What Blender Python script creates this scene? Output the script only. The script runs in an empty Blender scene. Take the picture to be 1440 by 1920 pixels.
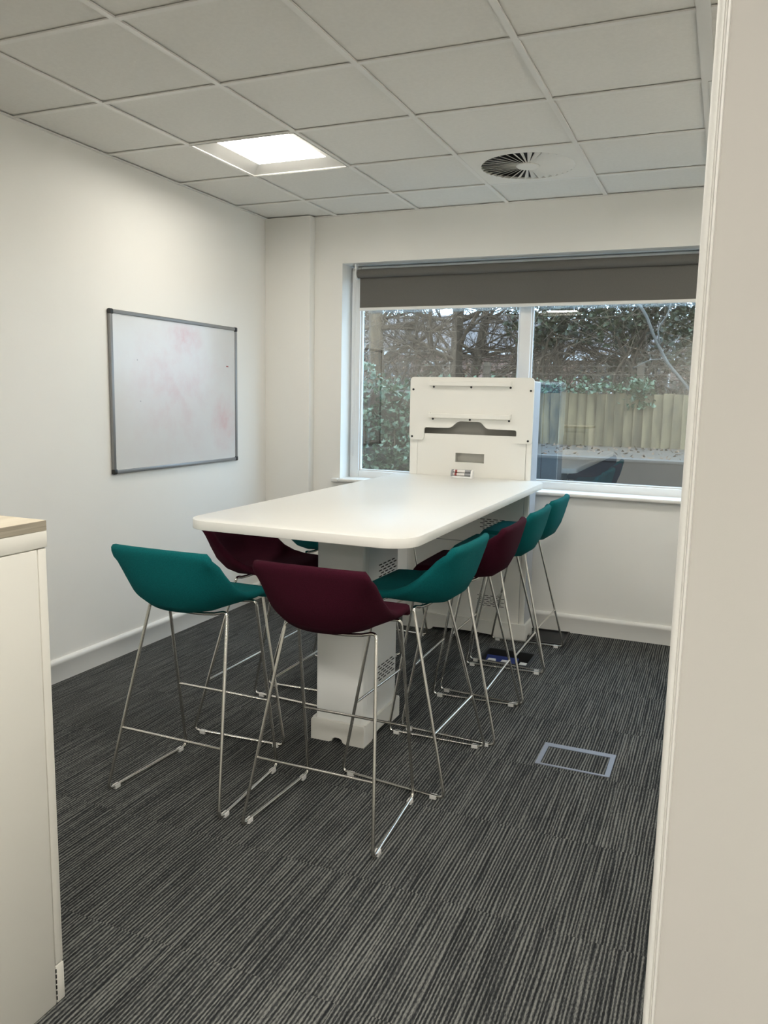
import bpy, bmesh, math, random
from mathutils import Vector, Matrix, Euler
PI = math.pi
sc = bpy.context.scene
C = bpy.context.collection

# ------------------------------------------------------------------ camera
YAW, PITCH, ROLL = 0.400070541, -0.144251757, 0.0201915717
CAM = Vector((3.0799, -5.1018, 1.4935))
fwd = Vector((-math.sin(YAW)*math.cos(PITCH), math.cos(YAW)*math.cos(PITCH), math.sin(PITCH)))
rgt = Vector((math.cos(YAW), math.sin(YAW), 0)); upv = rgt.cross(fwd)
r2 = rgt*math.cos(ROLL) + upv*math.sin(ROLL); u2 = -rgt*math.sin(ROLL) + upv*math.cos(ROLL)
cd = bpy.data.cameras.new('camera'); cam = bpy.data.objects.new('camera', cd); C.objects.link(cam)
cd.sensor_fit = 'VERTICAL'; cd.sensor_height = 24.0; cd.lens = 1493.305/1920*24.0
cd.clip_start = 0.02; cd.clip_end = 200
M = Matrix.Identity(4)
for i in range(3):
    M[i][0] = r2[i]; M[i][1] = u2[i]; M[i][2] = -fwd[i]; M[i][3] = CAM[i]
cam.matrix_world = M
sc.camera = cam

# ------------------------------------------------------------------ world, exposure
w = bpy.data.worlds.new('overcast_sky'); sc.world = w; w.use_nodes = True
bg = w.node_tree.nodes['Background']
bg.inputs[0].default_value = (0.55, 0.76, 1.0, 1); bg.inputs[1].default_value = 7.0
sc.view_settings.view_transform = 'Standard'; sc.view_settings.look = 'None'
sc.view_settings.gamma = 1.0; sc.view_settings.use_curve_mapping = False
sc.view_settings.exposure = 0.14
LAMP, LAMP_OFFICE = 23.0, 60.0               # emission strength of the ceiling light panels in the room and in the office bay
LAMP_COL = (1.0, 0.962, 0.878, 1)

# ------------------------------------------------------------------ materials
MATS = {}
def mat(name, col, rough=0.5, metal=0.0, spec=None):
    m = bpy.data.materials.new(name); m.use_nodes = True
    b = m.node_tree.nodes['Principled BSDF']
    b.inputs['Base Color'].default_value = (*col, 1); b.inputs['Roughness'].default_value = rough
    b.inputs['Metallic'].default_value = metal
    if spec is not None: b.inputs['Specular IOR Level'].default_value = spec
    MATS[name] = m
    return m
def nodes(m): return m.node_tree.nodes, m.node_tree.links, m.node_tree.nodes['Principled BSDF']
def noisy(name, c1, c2, rough=0.6, scale=(5, 5, 5), detail=3, lo=.35, hi=.65, bump=0.0, metal=0, coord='Object', bscale=None, rnd=False):
    """colour varies between c1 and c2 by a noise, with optional fine relief"""
    m = mat(name, c1, rough, metal); n, l, b = nodes(m)
    tc = n.new('ShaderNodeTexCoord'); mp = n.new('ShaderNodeMapping'); mp.inputs['Scale'].default_value = scale
    nz = n.new('ShaderNodeTexNoise'); nz.inputs['Scale'].default_value = 1; nz.inputs['Detail'].default_value = detail
    cr = n.new('ShaderNodeValToRGB')
    cr.color_ramp.elements[0].position = lo; cr.color_ramp.elements[1].position = hi
    cr.color_ramp.elements[0].color = (*c1, 1); cr.color_ramp.elements[1].color = (*c2, 1)
    src = tc.outputs[coord]
    if rnd:
        oi = n.new('ShaderNodeObjectInfo'); vm = n.new('ShaderNodeVectorMath'); vm.operation = 'ADD'
        sc_ = n.new('ShaderNodeMath'); sc_.operation = 'MULTIPLY'; sc_.inputs[1].default_value = 37.0
        l.new(oi.outputs['Random'], sc_.inputs[0])
        l.new(src, vm.inputs[0]); l.new(sc_.outputs[0], vm.inputs[1]); src = vm.outputs[0]
    l.new(src, mp.inputs[0]); l.new(mp.outputs[0], nz.inputs['Vector'])
    l.new(nz.outputs['Fac'], cr.inputs[0]); l.new(cr.outputs[0], b.inputs['Base Color'])
    if bump:
        n2 = n.new('ShaderNodeTexNoise'); n2.inputs['Detail'].default_value = 2
        if bscale:
            mp2 = n.new('ShaderNodeMapping'); mp2.inputs['Scale'].default_value = bscale
            l.new(src, mp2.inputs[0]); l.new(mp2.outputs[0], n2.inputs['Vector']); n2.inputs['Scale'].default_value = 1
        else:
            l.new(mp.outputs[0], n2.inputs['Vector'])
        bp = n.new('ShaderNodeBump'); bp.inputs['Strength'].default_value = bump; bp.inputs['Distance'].default_value = 0.002
        l.new(n2.outputs['Fac'], bp.inputs['Height']); l.new(bp.outputs[0], b.inputs['Normal'])
    return m
noisy('wall_paint', (.845, .828, .782), (.86, .843, .797), .75, (1.5,)*3, 3, bump=.06, bscale=(140,)*3)
noisy('reveal_paint', (.80, .79, .77), (.81, .80, .78), .7, (2,)*3)
noisy('white_gloss', (.80, .785, .745), (.81, .795, .755), .35, (3,)*3)
noisy('ceiling_tile', (.745, .73, .685), (.77, .755, .71), .95, (60,)*3, 4, bump=.25, bscale=(260,)*3)
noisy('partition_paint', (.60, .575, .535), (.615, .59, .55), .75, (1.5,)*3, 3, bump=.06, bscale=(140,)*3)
mat('reflector', (.60, .585, .55), .55)
mat('ceiling_bar', (.77, .755, .715), .30)
mat('ceiling_void', (.03, .03, .03), .9)
mat('upvc', (.82, .82, .81), .3)
mat('powder_white', (.80, .785, .735), .42)
mat('powder_grey', (.78, .785, .765), .38)
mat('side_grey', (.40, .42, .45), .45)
mat('laminate_white', (.83, .815, .77), .30)
mat('steel_back', (.15, .175, .20), .45)
mat('slot_dark', (.012, .012, .012), .8)
mat('recess_grey', (.50, .49, .45), .7)
mat('black_plastic', (.012, .012, .012), .4)
mat('aluminium', (.27, .27, .27), .42, .6)
mat('hem_white', (.78, .77, .74), .35)
mat('chrome', (.68, .66, .62), .20, 1.0)
mat('glide_plastic', (.70, .69, .67), .35)
noisy('blind_fabric', (.130, .125, .114), (.148, .142, .130), .85, (500, 500, 500), 1, bump=.1)
noisy('teal_fabric', (.002, .094, .099), (.005, .140, .145), .92, (420,)*3, 2, bump=.5)
noisy('maroon_fabric', (.031, .0030, .0095), (.050, .0050, .0155), .92, (420,)*3, 2, bump=.5)
noisy('cabinet_white', (.66, .64, .58), (.67, .65, .59), .5, (2,)*3)
noisy('cabinet_wood', (.60, .525, .41), (.68, .61, .49), .5, (40, 3, 40), 4)
noisy('cabinet_edge', (.22, .19, .145), (.33, .29, .225), .55, (60, 4, 160), 4)
mat('cabinet_handle', (.02, .02, .02), .4)
mat('floor_box_frame', (.19, .205, .25), .45)
mat('floor_box_dark', (.014, .015, .016), .6)
mat('socket_blue', (.010, .022, .135), .5)
mat('plug_white', (.62, .61, .58), .5)
mat('marker_body', (.78, .75, .73), .35)
mat('marker_red', (.28, .05, .045), .4)
mat('clear_grey', (.30, .30, .31), .25)
noisy('carpet_edge', (.02, .021, .022), (.03, .031, .032), .95, (60,)*3)
for k_ in ('teal_fabric', 'maroon_fabric', 'blind_fabric'): MATS[k_].node_tree.nodes['Principled BSDF'].inputs['Specular IOR Level'].default_value = .12
# carpet: streaks along the room, a fresh cut of the pattern on each tile
def carpet():
    m = mat('carpet', (.05, .05, .05), .95, 0, .15); n, l, b = nodes(m)
    tc = n.new('ShaderNodeTexCoord'); oi = n.new('ShaderNodeObjectInfo')
    mul = n.new('ShaderNodeMath'); mul.operation = 'MULTIPLY'; mul.inputs[1].default_value = 53.0
    l.new(oi.outputs['Random'], mul.inputs[0])
    add = n.new('ShaderNodeVectorMath'); add.operation = 'ADD'
    l.new(tc.outputs['Object'], add.inputs[0]); l.new(mul.outputs[0], add.inputs[1])
    def nz(scale, detail, rough=.5):
        mp = n.new('ShaderNodeMapping'); mp.inputs['Scale'].default_value = scale
        t = n.new('ShaderNodeTexNoise'); t.inputs['Scale'].default_value = 1; t.inputs['Detail'].default_value = detail
        t.inputs['Roughness'].default_value = rough
        l.new(add.outputs[0], mp.inputs[0]); l.new(mp.outputs[0], t.inputs['Vector']); return t.outputs['Fac']
    wob = nz((26, 2.2, 1), 2)                # makes the ribs wander and merge
    amp = nz((95, 3.5, 1), 1)                # some ribs lighter than others
    s2 = nz((420, 95, 1), 1)                 # yarn
    s3 = nz((5, 1.0, 1), 1)                  # broad lanes
    sx = n.new('ShaderNodeSeparateXYZ'); l.new(add.outputs[0], sx.inputs[0])
    def mth(op, a_, b_, c_=None):
        k_ = n.new('ShaderNodeMath'); k_.operation = op
        for i_, v_ in enumerate((a_, b_, c_)):
            if v_ is None: continue
            if isinstance(v_, (int, float)): k_.inputs[i_].default_value = v_
            else: l.new(v_, k_.inputs[i_])
        return k_.outputs[0]
    ph_ = mth('MULTIPLY_ADD', wob, 11.0, mth('MULTIPLY', sx.outputs['X'], 2*PI/.0112))
    rib = mth('MULTIPLY_ADD', mth('SINE', ph_, 0), .5, .5)
    ht = mth('MULTIPLY_ADD', rib, .34, mth('MULTIPLY', amp, .42))
    mm = n.new('ShaderNodeMath'); mm.operation = 'MULTIPLY_ADD'; mm.inputs[1].default_value = .52
    l.new(s2, mm.inputs[0]); l.new(ht, mm.inputs[2])
    m3 = n.new('ShaderNodeMath'); m3.operation = 'MULTIPLY_ADD'; m3.inputs[1].default_value = .08
    l.new(s3, m3.inputs[0]); l.new(mm.outputs[0], m3.inputs[2])
    cr = n.new('ShaderNodeValToRGB'); e = cr.color_ramp.elements
    e[0].position = .48; e[0].color = (.014, .015, .016, 1)
    e[1].position = .90; e[1].color = (.185, .185, .172, 1)
    k = e.new(.66); k.color = (.041, .043, .044, 1)
    l.new(m3.outputs[0], cr.inputs[0]); l.new(cr.outputs[0], b.inputs['Base Color'])
    bp = n.new('ShaderNodeBump'); bp.inputs['Strength'].default_value = .8; bp.inputs['Distance'].default_value = .003
    l.new(mm.outputs[0], bp.inputs['Height']); l.new(bp.outputs[0], b.inputs['Normal'])
carpet()
# whiteboard: glossy white with rubbed-out pink marker ghosts
def whiteboard_mat():
    m = mat('whiteboard_face', (.74, .735, .72), .22); n, l, b = nodes(m)
    tc = n.new('ShaderNodeTexCoord')
    def blob(loc, r, soft, sy=1.0):
        mp = n.new('ShaderNodeMapping'); mp.vector_type = 'POINT'
        mp.inputs['Location'].default_value = (0, -loc[0]/r, -loc[1]/(r*sy)); mp.inputs['Scale'].default_value = (0, 1/r, 1/(r*sy))
        g = n.new('ShaderNodeTexGradient'); g.gradient_type = 'SPHERICAL'
        l.new(tc.outputs['Object'], mp.inputs[0]); l.new(mp.outputs[0], g.inputs[0]); return g.outputs['Fac']
    nz = n.new('ShaderNodeTexNoise'); nz.inputs['Scale'].default_value = 9; nz.inputs['Detail'].default_value = 6; nz.inputs['Roughness'].default_value = .65
    l.new(tc.outputs['Object'], nz.inputs['Vector'])
    cr = n.new('ShaderNodeValToRGB'); cr.color_ramp.elements[0].position = .42; cr.color_ramp.elements[1].position = .75
    l.new(nz.outputs['Fac'], cr.inputs[0])
    tot = None
    for loc, r, s, wgt in (((.0, .0), .72, .80, .42), ((.06, .34), .20, .6, 1.0), ((.46, -.20), .17, 1.3, 1.0), ((-.1, .1), .45, .8, .25)):
        f = blob(loc, r, 1, s); k = n.new('ShaderNodeMath'); k.operation = 'MULTIPLY_ADD'; k.inputs[1].default_value = wgt
        l.new(f, k.inputs[0])
        if tot: l.new(tot, k.inputs[2])
        else: k.inputs[2].default_value = 0
        tot = k.outputs[0]
    ad = n.new('ShaderNodeMath'); ad.operation = 'MULTIPLY_ADD'; ad.inputs[1].default_value = .8; ad.inputs[2].default_value = .35
    l.new(cr.outputs[0], ad.inputs[0])
    mu = n.new('ShaderNodeMath'); mu.operation = 'MULTIPLY'; mu.use_clamp = True
    l.new(ad.outputs[0], mu.inputs[0]); l.new(tot, mu.inputs[1])
    mx = n.new('ShaderNodeMix'); mx.data_type = 'RGBA'
    mx.inputs[6].default_value = (.66, .655, .635, 1); mx.inputs[7].default_value = (.62, .41, .42, 1)
    l.new(mu.outputs[0], mx.inputs[0]); l.new(mx.outputs[2], b.inputs['Base Color'])
whiteboard_mat()
# glazing: clear pane with a share of mirror reflection
def glazing():
    m = bpy.data.materials.new('glazing'); m.use_nodes = True; n, l = m.node_tree.nodes, m.node_tree.links
    n.remove(n['Principled BSDF']); out = n['Material Output']
    t = n.new('ShaderNodeBsdfTransparent'); t.inputs[0].default_value = (.93, .95, .94, 1)
    g = n.new('ShaderNodeBsdfGlossy'); g.inputs['Roughness'].default_value = .0; g.inputs[0].default_value = (1, 1, 1, 1)
    mx = n.new('ShaderNodeMixShader'); mx.inputs[0].default_value = .125
    l.new(t.outputs[0], mx.inputs[1]); l.new(g.outputs[0], mx.inputs[2]); l.new(mx.outputs[0], out.inputs[0])
    MATS['glazing'] = m
glazing()
def emitter(name, power):
    m = bpy.data.materials.new(name); m.use_nodes = True; n, l = m.node_tree.nodes, m.node_tree.links
    n.remove(n['Principled BSDF']); e = n.new('ShaderNodeEmission')
    e.inputs[0].default_value = LAMP_COL; e.inputs[1].default_value = power
    l.new(e.outputs[0], n['Material Output'].inputs[0]); MATS[name] = m
emitter('light_diffuser', LAMP); emitter('office_diffuser', LAMP_OFFICE); emitter('dim_diffuser', LAMP*.3); emitter('added_fill_diffuser', 28.0)  # last emitter glows only in the added unseen room panel
# outdoors
noisy('fence_board', (.055, .038, .016), (.175, .125, .060), .85, (9, 9, 2.2), 5, bump=.3, rnd=True)
noisy('fence_post', (0.0486, 0.0319, 0.0178), (0.0777, 0.0496, 0.0286), .9, (20, 20, 4))
noisy('bark', (0.0312, 0.0189, 0.0098), (0.0708, 0.0441, 0.0235), .95, (14, 14, 4), 5, bump=.6)
noisy('bark_pale', (0.0993, 0.0634, 0.0341), (0.1639, 0.1049, 0.0571), .95, (14, 14, 4), 5, bump=.6)
noisy('bark_grey', (.055, .050, .042), (.095, .087, .074), .95, (14, 14, 4), 5, bump=.5)
noisy('twig', (0.0364, 0.0205, 0.0100), (0.0754, 0.0443, 0.0214), .95, (6,)*3)
noisy('ivy_leaf', (0.0231, 0.0489, 0.0194), (0.0869, 0.1255, 0.0632), .45, (7,)*3, 2)
noisy('dark_leaf', (0.0094, 0.0159, 0.0046), (0.0339, 0.0398, 0.0107), .5, (5,)*3, 2)
noisy('dead_leaf', (0.0666, 0.0304, 0.0112), (0.1417, 0.0759, 0.0306), .8, (9,)*3, 2)
noisy('soil', (0.0230, 0.0131, 0.0057), (0.0500, 0.0304, 0.0133), .95, (3,)*3, 5, bump=.5)
noisy('concrete_dark', (0.0139, 0.0119, 0.0099), (0.0210, 0.0178, 0.0149), .9, (4,)*3, 5)
noisy('coping', (0.0477, 0.0414, 0.0350), (0.0651, 0.0558, 0.0473), .9, (5,)*3, 4)
noisy('paving_dark', (0.0149, 0.0132, 0.0120), (0.0223, 0.0198, 0.0174), .9, (3,)*3, 4)
mat('roof_tile', (.09, .07, .065), .8)
def brick():
    m = mat('brick_wall', (.35, .18, .13), .9); n, l, b = nodes(m)
    tc = n.new('ShaderNodeTexCoord'); mp = n.new('ShaderNodeMapping'); mp.inputs['Rotation'].default_value = (PI/2, 0, 0)
    t = n.new('ShaderNodeTexBrick'); t.inputs['Scale'].default_value = 4.4
    t.inputs['Color1'].default_value = (.30, .16, .125, 1); t.inputs['Color2'].default_value = (.24, .12, .095, 1); t.inputs['Mortar'].default_value = (.27, .24, .21, 1)
    l.new(tc.outputs['Object'], mp.inputs[0]); l.new(mp.outputs[0], t.inputs['Vector']); l.new(t.outputs['Color'], b.inputs['Base Color'])
brick()
mat('far_white', (.6, .6, .6), .5)
mat('far_glass', (.04, .05, .06), .1)

# ------------------------------------------------------------------ mesh helpers
def box(bm, x0, x1, y0, y1, z0, z1):
    vs = [bm.verts.new((x, y, z)) for x in (x0, x1) for y in (y0, y1) for z in (z0, z1)]
    f = [(0, 1, 3, 2), (4, 6, 7, 5), (0, 4, 5, 1), (2, 3, 7, 6), (0, 2, 6, 4), (1, 5, 7, 3)]
    return [bm.faces.new([vs[i] for i in q]) for q in f]
def prism(bm, pts, d0, d1, axis='z'):
    """a closed outline (2-D) pulled along an axis from d0 to d1"""
    def P(p, d):
        return {'z': (p[0], p[1], d), 'y': (p[0], d, p[1]), 'x': (d, p[0], p[1])}[axis]
    a = [bm.verts.new(P(p, d0)) for p in pts]; b = [bm.verts.new(P(p, d1)) for p in pts]
    n = len(pts)
    bm.faces.new(a[::-1]); bm.faces.new(b)
    for i in range(n): bm.faces.new((a[i], a[(i+1) % n], b[(i+1) % n], b[i]))
def rrect(x0, x1, y0, y1, r, seg=6):
    rs = r if isinstance(r, (tuple, list)) else (r,)*4
    out = []
    for (cx, cy, a0), q in zip(((x1, y1, 0), (x0, y1, PI/2), (x0, y0, PI), (x1, y0, 1.5*PI)), rs):
        sx = -1 if cx == x1 else 1; sy = -1 if cy == y1 else 1
        for i in range(seg+1):
            a = a0 + PI/2*i/seg
            out.append((cx + sx*q + q*math.cos(a), cy + sy*q + q*math.sin(a)))
    return out
def fillet(pts, rads, seg=5):
    """round the corners of a 3-D polyline"""
    pts = [Vector(p) for p in pts]; out = [pts[0]]
    for i in range(1, len(pts)-1):
        p, a, b = pts[i], pts[i-1], pts[i+1]; r = rads[i] if isinstance(rads, (list, tuple)) else rads
        u = (a-p).normalized(); v = (b-p).normalized(); r = min(r, (a-p).length*.49, (b-p).length*.49)
        for k in range(seg+1):
            t = k/seg
            out.append((p+u*r)*(1-t)**2 + p*2*t*(1-t) + (p+v*r)*t*t)
    out.append(pts[-1]); return out
def tube(bm, pts, r, seg=8, caps=True):
    pts = [Vector(p) for p in pts]; n = len(pts); rings = []
    rr = r if isinstance(r, (list, tuple)) else [r]*n
    t0 = (pts[1]-pts[0]).normalized()
    ref = Vector((0, 0, 1)) if abs(t0.z) < .9 else Vector((1, 0, 0))
    nrm = (ref - t0*ref.dot(t0)).normalized()
    for i in range(n):
        t = ((pts[min(i+1, n-1)]-pts[i]).normalized() + (pts[i]-pts[max(i-1, 0)]).normalized())
        t = t.normalized() if t.length > 1e-6 else t0
        nrm = (nrm - t*nrm.dot(t))
        nrm = nrm.normalized() if nrm.length > 1e-6 else t.orthogonal().normalized()
        bn = t.cross(nrm)
        rings.append([bm.verts.new(pts[i] + (nrm*math.cos(2*PI*k/seg) + bn*math.sin(2*PI*k/seg))*rr[i]) for k in range(seg)])
    for a, b in zip(rings, rings[1:]):
        for k in range(seg): bm.faces.new((a[k], a[(k+1) % seg], b[(k+1) % seg], b[k]))
    if caps: bm.faces.new(rings[0][::-1]); bm.faces.new(rings[-1])
def lathe(bm, prof, c=(0, 0, 0), seg=24, axis='z'):
    rings = []
    for r, h in prof:
        ring = []
        for k in range(seg):
            a = 2*PI*k/seg; p = (r*math.cos(a), r*math.sin(a), h)
            if axis == 'y': p = (p[0], p[2], p[1])
            if axis == 'x': p = (p[2], p[0], p[1])
            ring.append(bm.verts.new((p[0]+c[0], p[1]+c[1], p[2]+c[2])))
        rings.append(ring)
    for a, b in zip(rings, rings[1:]):
        for k in range(seg): bm.faces.new((a[k], a[(k+1) % seg], b[(k+1) % seg], b[k]))
    bm.faces.new(rings[0][::-1]); bm.faces.new(rings[-1])
def NB(): return bmesh.new()
def mesh_of(bm, name, material, bevel=0.0, bseg=2, smooth=35):
    if bevel:
        ed = [e for e in bm.edges if len(e.link_faces) == 2 and e.calc_face_angle(0) > math.radians(40)]
        bmesh.ops.bevel(bm, geom=ed, offset=bevel, segments=bseg, profile=.5, affect='EDGES', clamp_overlap=True)
    bmesh.ops.recalc_face_normals(bm, faces=bm.faces[:])
    me = bpy.data.meshes.new(name); bm.to_mesh(me); bm.free()
    me.materials.append(MATS[material])
    if smooth:
        for p in me.polygons: p.use_smooth = True
        me.set_sharp_from_angle(angle=math.radians(smooth))
    return me
def obj(name, bm, material, parent=None, bevel=0.0, bseg=2, smooth=35, world=True, loc=None):
    """one mesh object; bm in world coordinates, moved into the parent's frame"""
    base = Vector((0, 0, 0))
    p = parent
    while p is not None: base = base + p.location; p = p.parent
    if world:
        o0 = Vector(loc) if loc is not None else base
        bmesh.ops.translate(bm, verts=bm.verts[:], vec=-o0)
    else: o0 = Vector(loc) if loc is not None else base
    o = bpy.data.objects.new(name, mesh_of(bm, name, material, bevel, bseg, smooth)); C.objects.link(o)
    o.parent = parent; o.location = o0 - base
    return o
def tag(o, label, cat, group=None, kind=None):
    o['label'] = label
    if cat: o['category'] = cat
    if group: o['group'] = group
    if kind: o['kind'] = kind
    return o
def thing(name, label, cat, loc=(0, 0, 0), group=None, kind=None):
    o = bpy.data.objects.new(name, None); C.objects.link(o); o.location = loc; o.empty_display_size = .1
    return tag(o, label, cat, group, kind)
def struct(name, bm, material, label=None, cat=None, **k):
    o = obj(name, bm, material, **k); o['kind'] = 'structure'
    if label: o['label'] = label
    if cat: o['category'] = cat
    return o
def copy_tree(o, parent=None):
    c = o.copy(); C.objects.link(c); c.parent = parent
    for ch in list(o.children): copy_tree(ch, c)
    return c
rnd = random.Random(7)

# ================================================================== ROOM SHELL
H = 2.71
XR = 3.65                                     # right wall of the meeting room
OX0, OX1, OY = -3.2, 6.4, -9.2                # office space behind the photographer
WX0, WX1, WZ0, WZ1 = .575, 3.10, .885, 2.393  # window opening
# floor slab (with the socket-box pit) and carpet tiles
PX0, PX1, PY0, PY1 = 1.872, 2.150, -.795, -.565
bm = NB()
for a in ((OX0-.3, PX0, OY-.3, .3), (PX1, OX1+.3, OY-.3, .3), (PX0, PX1, OY-.3, PY0), (PX0, PX1, PY1, .3)):
    box(bm, a[0], a[1], a[2], a[3], -.16, -.0065)
box(bm, PX0, PX1, PY0, PY1, -.20, -.16)
floor = struct('floor', bm, 'carpet_edge', 'dark grey striped carpet tile floor', 'floor')
T = .5
bm = NB()
g = .0002
box(bm, g, T-g, g, T-g, -.006, 0); 
tile_me = mesh_of(bm, 'carpet_tile', 'carpet', .0006, 1)
bm = NB()
for a in ((OX0, .0, OY, -5.5), (.0, OX1, OY, -5.5), (XR, OX1, -5.5, -4.0), (OX0, 0, -5.5, -4.0)):
    box(bm, a[0], a[1], a[2], a[3], -.006, 0)
far_c = obj('carpet_field', bm, 'carpet', floor); far_c['kind'] = 'stuff'
def tile_hole(bm, x0, x1, y0, y1, hx0, hx1, hy0, hy1):
    for a in ((x0, hx0, y0, y1), (hx1, x1, y0, y1), (hx0, hx1, y0, hy0), (hx0, hx1, hy1, y1)):
        box(bm, a[0], a[1], a[2], a[3], -.006, 0)
xs = [0, .3] + [.3+.5*i for i in range(1, 7)] + [XR]
for j in range(11):
    for i in range(len(xs)-1):
        x0, x1 = xs[i], xs[i+1]; y1 = -.5*j; y0 = y1-.5
        if x1-x0 < .01: continue
        if abs(x1-x0-.5) < 1e-6 and not (x0 < PX0 < x1 and y0 < PY0 < y1):
            o = bpy.data.objects.new('carpet_tile', tile_me); C.objects.link(o); o.parent = floor; o.location = (x0, y0, 0)
        else:
            b = NB()
            if x0 < PX0 < x1 and y0 < PY0 < y1: tile_hole(b, x0, x1, y0, y1, PX0, PX1, PY0, PY1)
            else: box(b, x0+g, x1-g, y0+g, y1-g, -.006, 0)
            obj('carpet_tile', b, 'carpet', floor, loc=(x0, y0, 0))
# walls
bm = NB(); box(bm, -.15, 0, -4.0, .30, -.006, H+.25)
wall_left = struct('wall_left', bm, 'wall_paint', 'off-white painted wall carrying the whiteboard', 'wall')
bm = NB()
for a in ((0, WX0, 0, H+.25), (WX1, XR+.15, 0, H+.25), (WX0, WX1, 0, WZ0), (WX0, WX1, WZ1, H+.25)):
    box(bm, a[0], a[1], 0, .30, a[2]-.006 if a[2] == 0 else a[2], a[3])
wall_back = struct('wall_back', bm, 'wall_paint', 'off-white painted wall around the window', 'wall')
bm = NB(); box(bm, XR, XR+.15, -4.0, 0, -.006, H+.25)
struct('wall_right', bm, 'wall_paint', 'off-white painted side wall hidden behind the near partition', 'wall')
# near partition by the photographer, with its moulded end trim
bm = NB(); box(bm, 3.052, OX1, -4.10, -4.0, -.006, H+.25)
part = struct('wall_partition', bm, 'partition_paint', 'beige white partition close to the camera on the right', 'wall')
bm = NB()
prism(bm, [(3.0385, -4.008), (3.0385, -4.096), (3.0395, -4.1), (3.0430, -4.103), (3.0462, -4.1025), (3.0472, -4.099), (3.0487, -4.099), (3.0497, -4.1035), (3.0520, -4.1035), (3.0535, -4.1), (3.0535, -4.0), (3.05, -3.998), (3.043, -4.0)], 0, H, 'z')
struct('trim_1', bm, 'white_gloss', 'narrow white moulded edge of the near partition', 'trim', smooth=50)
# office shell behind
bm = NB()
box(bm, OX0-.15, OX0, OY, -3.85, -.006, H+.25); 
struct('wall_office_left', bm, 'wall_paint')
bm = NB(); box(bm, OX1, OX1+.15, OY, -4.0, -.006, H+.25); struct('wall_office_right', bm, 'wall_paint')
bm = NB(); box(bm, OX0-.15, OX1+.15, OY-.15, OY, -.006, H+.25); struct('wall_front', bm, 'wall_paint')
bm = NB(); box(bm, OX0, -.15, -4.0, -3.85, -.006, H+.25); struct('wall_office_back', bm, 'wall_paint')
# pillar boxing in the corner
bm = NB(); box(bm, .0, .362, -.075, 0, 0, H)
struct('pillar', bm, 'wall_paint', 'shallow white boxed pillar in the far left corner', 'pillar', bevel=.004)
# baseboards with rounded top bead
def baseboard(name, x0, x1, y0, y1, axis):
    prof = [(0, 0), (.017, 0), (.017, .088), (.020, .094), (.020, .106), (.015, .116), (.007, .120), (0, .120)]
    bm = NB()
    if axis == 'y': prism(bm, [(x0+p, z) for p, z in prof], y0, y1, 'y')
    else: prism(bm, [(y0-p, z) for p, z in prof], x0, x1, 'x')
    return struct(name, bm, 'white_gloss', smooth=40)
baseboard('baseboard_left', 0, 0, -4.0, -.075, 'y')['label'] = 'white baseboard along the whiteboard wall'
baseboard('baseboard_back', .362, XR, 0, 0, 'x')['label'] = 'white moulded baseboard under the window'
# ---------------- ceiling
bm = NB(); box(bm, OX0-.15, OX1+.15, OY-.15, .30, H+.05, H+.25)
ceiling = struct('ceiling', bm, 'ceiling_void', 'suspended ceiling of square off-white tiles in a grid', 'ceiling')
gx = [0] + [.522+.6*i for i in range(6)] + [XR]
gx[6] = 3.522
gy = [0] + [-.445-.6*i for i in range(9)]
LIGHT_ROOM = (.822, -1.345)
skip = {(1, 2): 'light', (3, 1): 'vent', (1, 6): 'light', (4, 6): 'light', (5, 2): 'light'}  # also leaves openings for the added unseen light panels
# keep the panel and the diffuser where the photo has them: columns by gx, rows by gy
for i in range(len(gx)-1):
    for j in range(len(gy)-1):
        if (i, j) in skip: continue
        b = NB()
        hw = .004
        box(b, gx[i]+hw, gx[i+1]-hw, gy[j+1]+hw, gy[j]-hw, H+.007, H+.022)
        o = obj('ceiling_tile', b, 'ceiling_tile', ceiling, loc=((gx[i]+gx[i+1])/2, (gy[j]+gy[j+1])/2, H+.004), smooth=0)
for i, x in enumerate(gx[1:-1]):
    hw = .022 if i == 4 else .012
    b = NB(); box(b, x-hw, x+hw, gy[-1], 0, H-.002, H+.004); box(b, x-.003, x+.003, gy[-1], 0, H+.004, H+.045)
    obj('grid_bar', b, 'ceiling_bar', ceiling, smooth=0)
for j, y in enumerate(gy[1:]):
    for i in range(len(gx)-1):
        b = NB(); x0 = gx[i]+(.012 if i else 0); x1 = gx[i+1]-(.012 if i < len(gx)-2 else 0)
        if i == 4: x1 -= .010
        if i == 5: x0 += .010
        box(b, x0, x1, y-.012, y+.012, H-.0015, H+.004); 
        obj('grid_bar', b, 'ceiling_bar', ceiling, smooth=0)
# edge angle trims along the walls
for a in ((0, .020, gy[-1], 0), ):
    b = NB(); box(b, *a, H-.003, H+.002); obj('edge_angle', b, 'ceiling_bar', ceiling, smooth=0)
b = NB(); box(b, .02, XR, -.016, 0, H-.003, H+.002); obj('edge_angle', b, 'ceiling_bar', ceiling, smooth=0)
bm = NB()
LX = [(.822, -6.145), (-.978, -6.145), (3.222, -6.145), (4.422, -6.145), (3.222, -8.245), (4.422, -8.245)]  # those past the mirrored pair are unseen panels added to brighten the room
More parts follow.
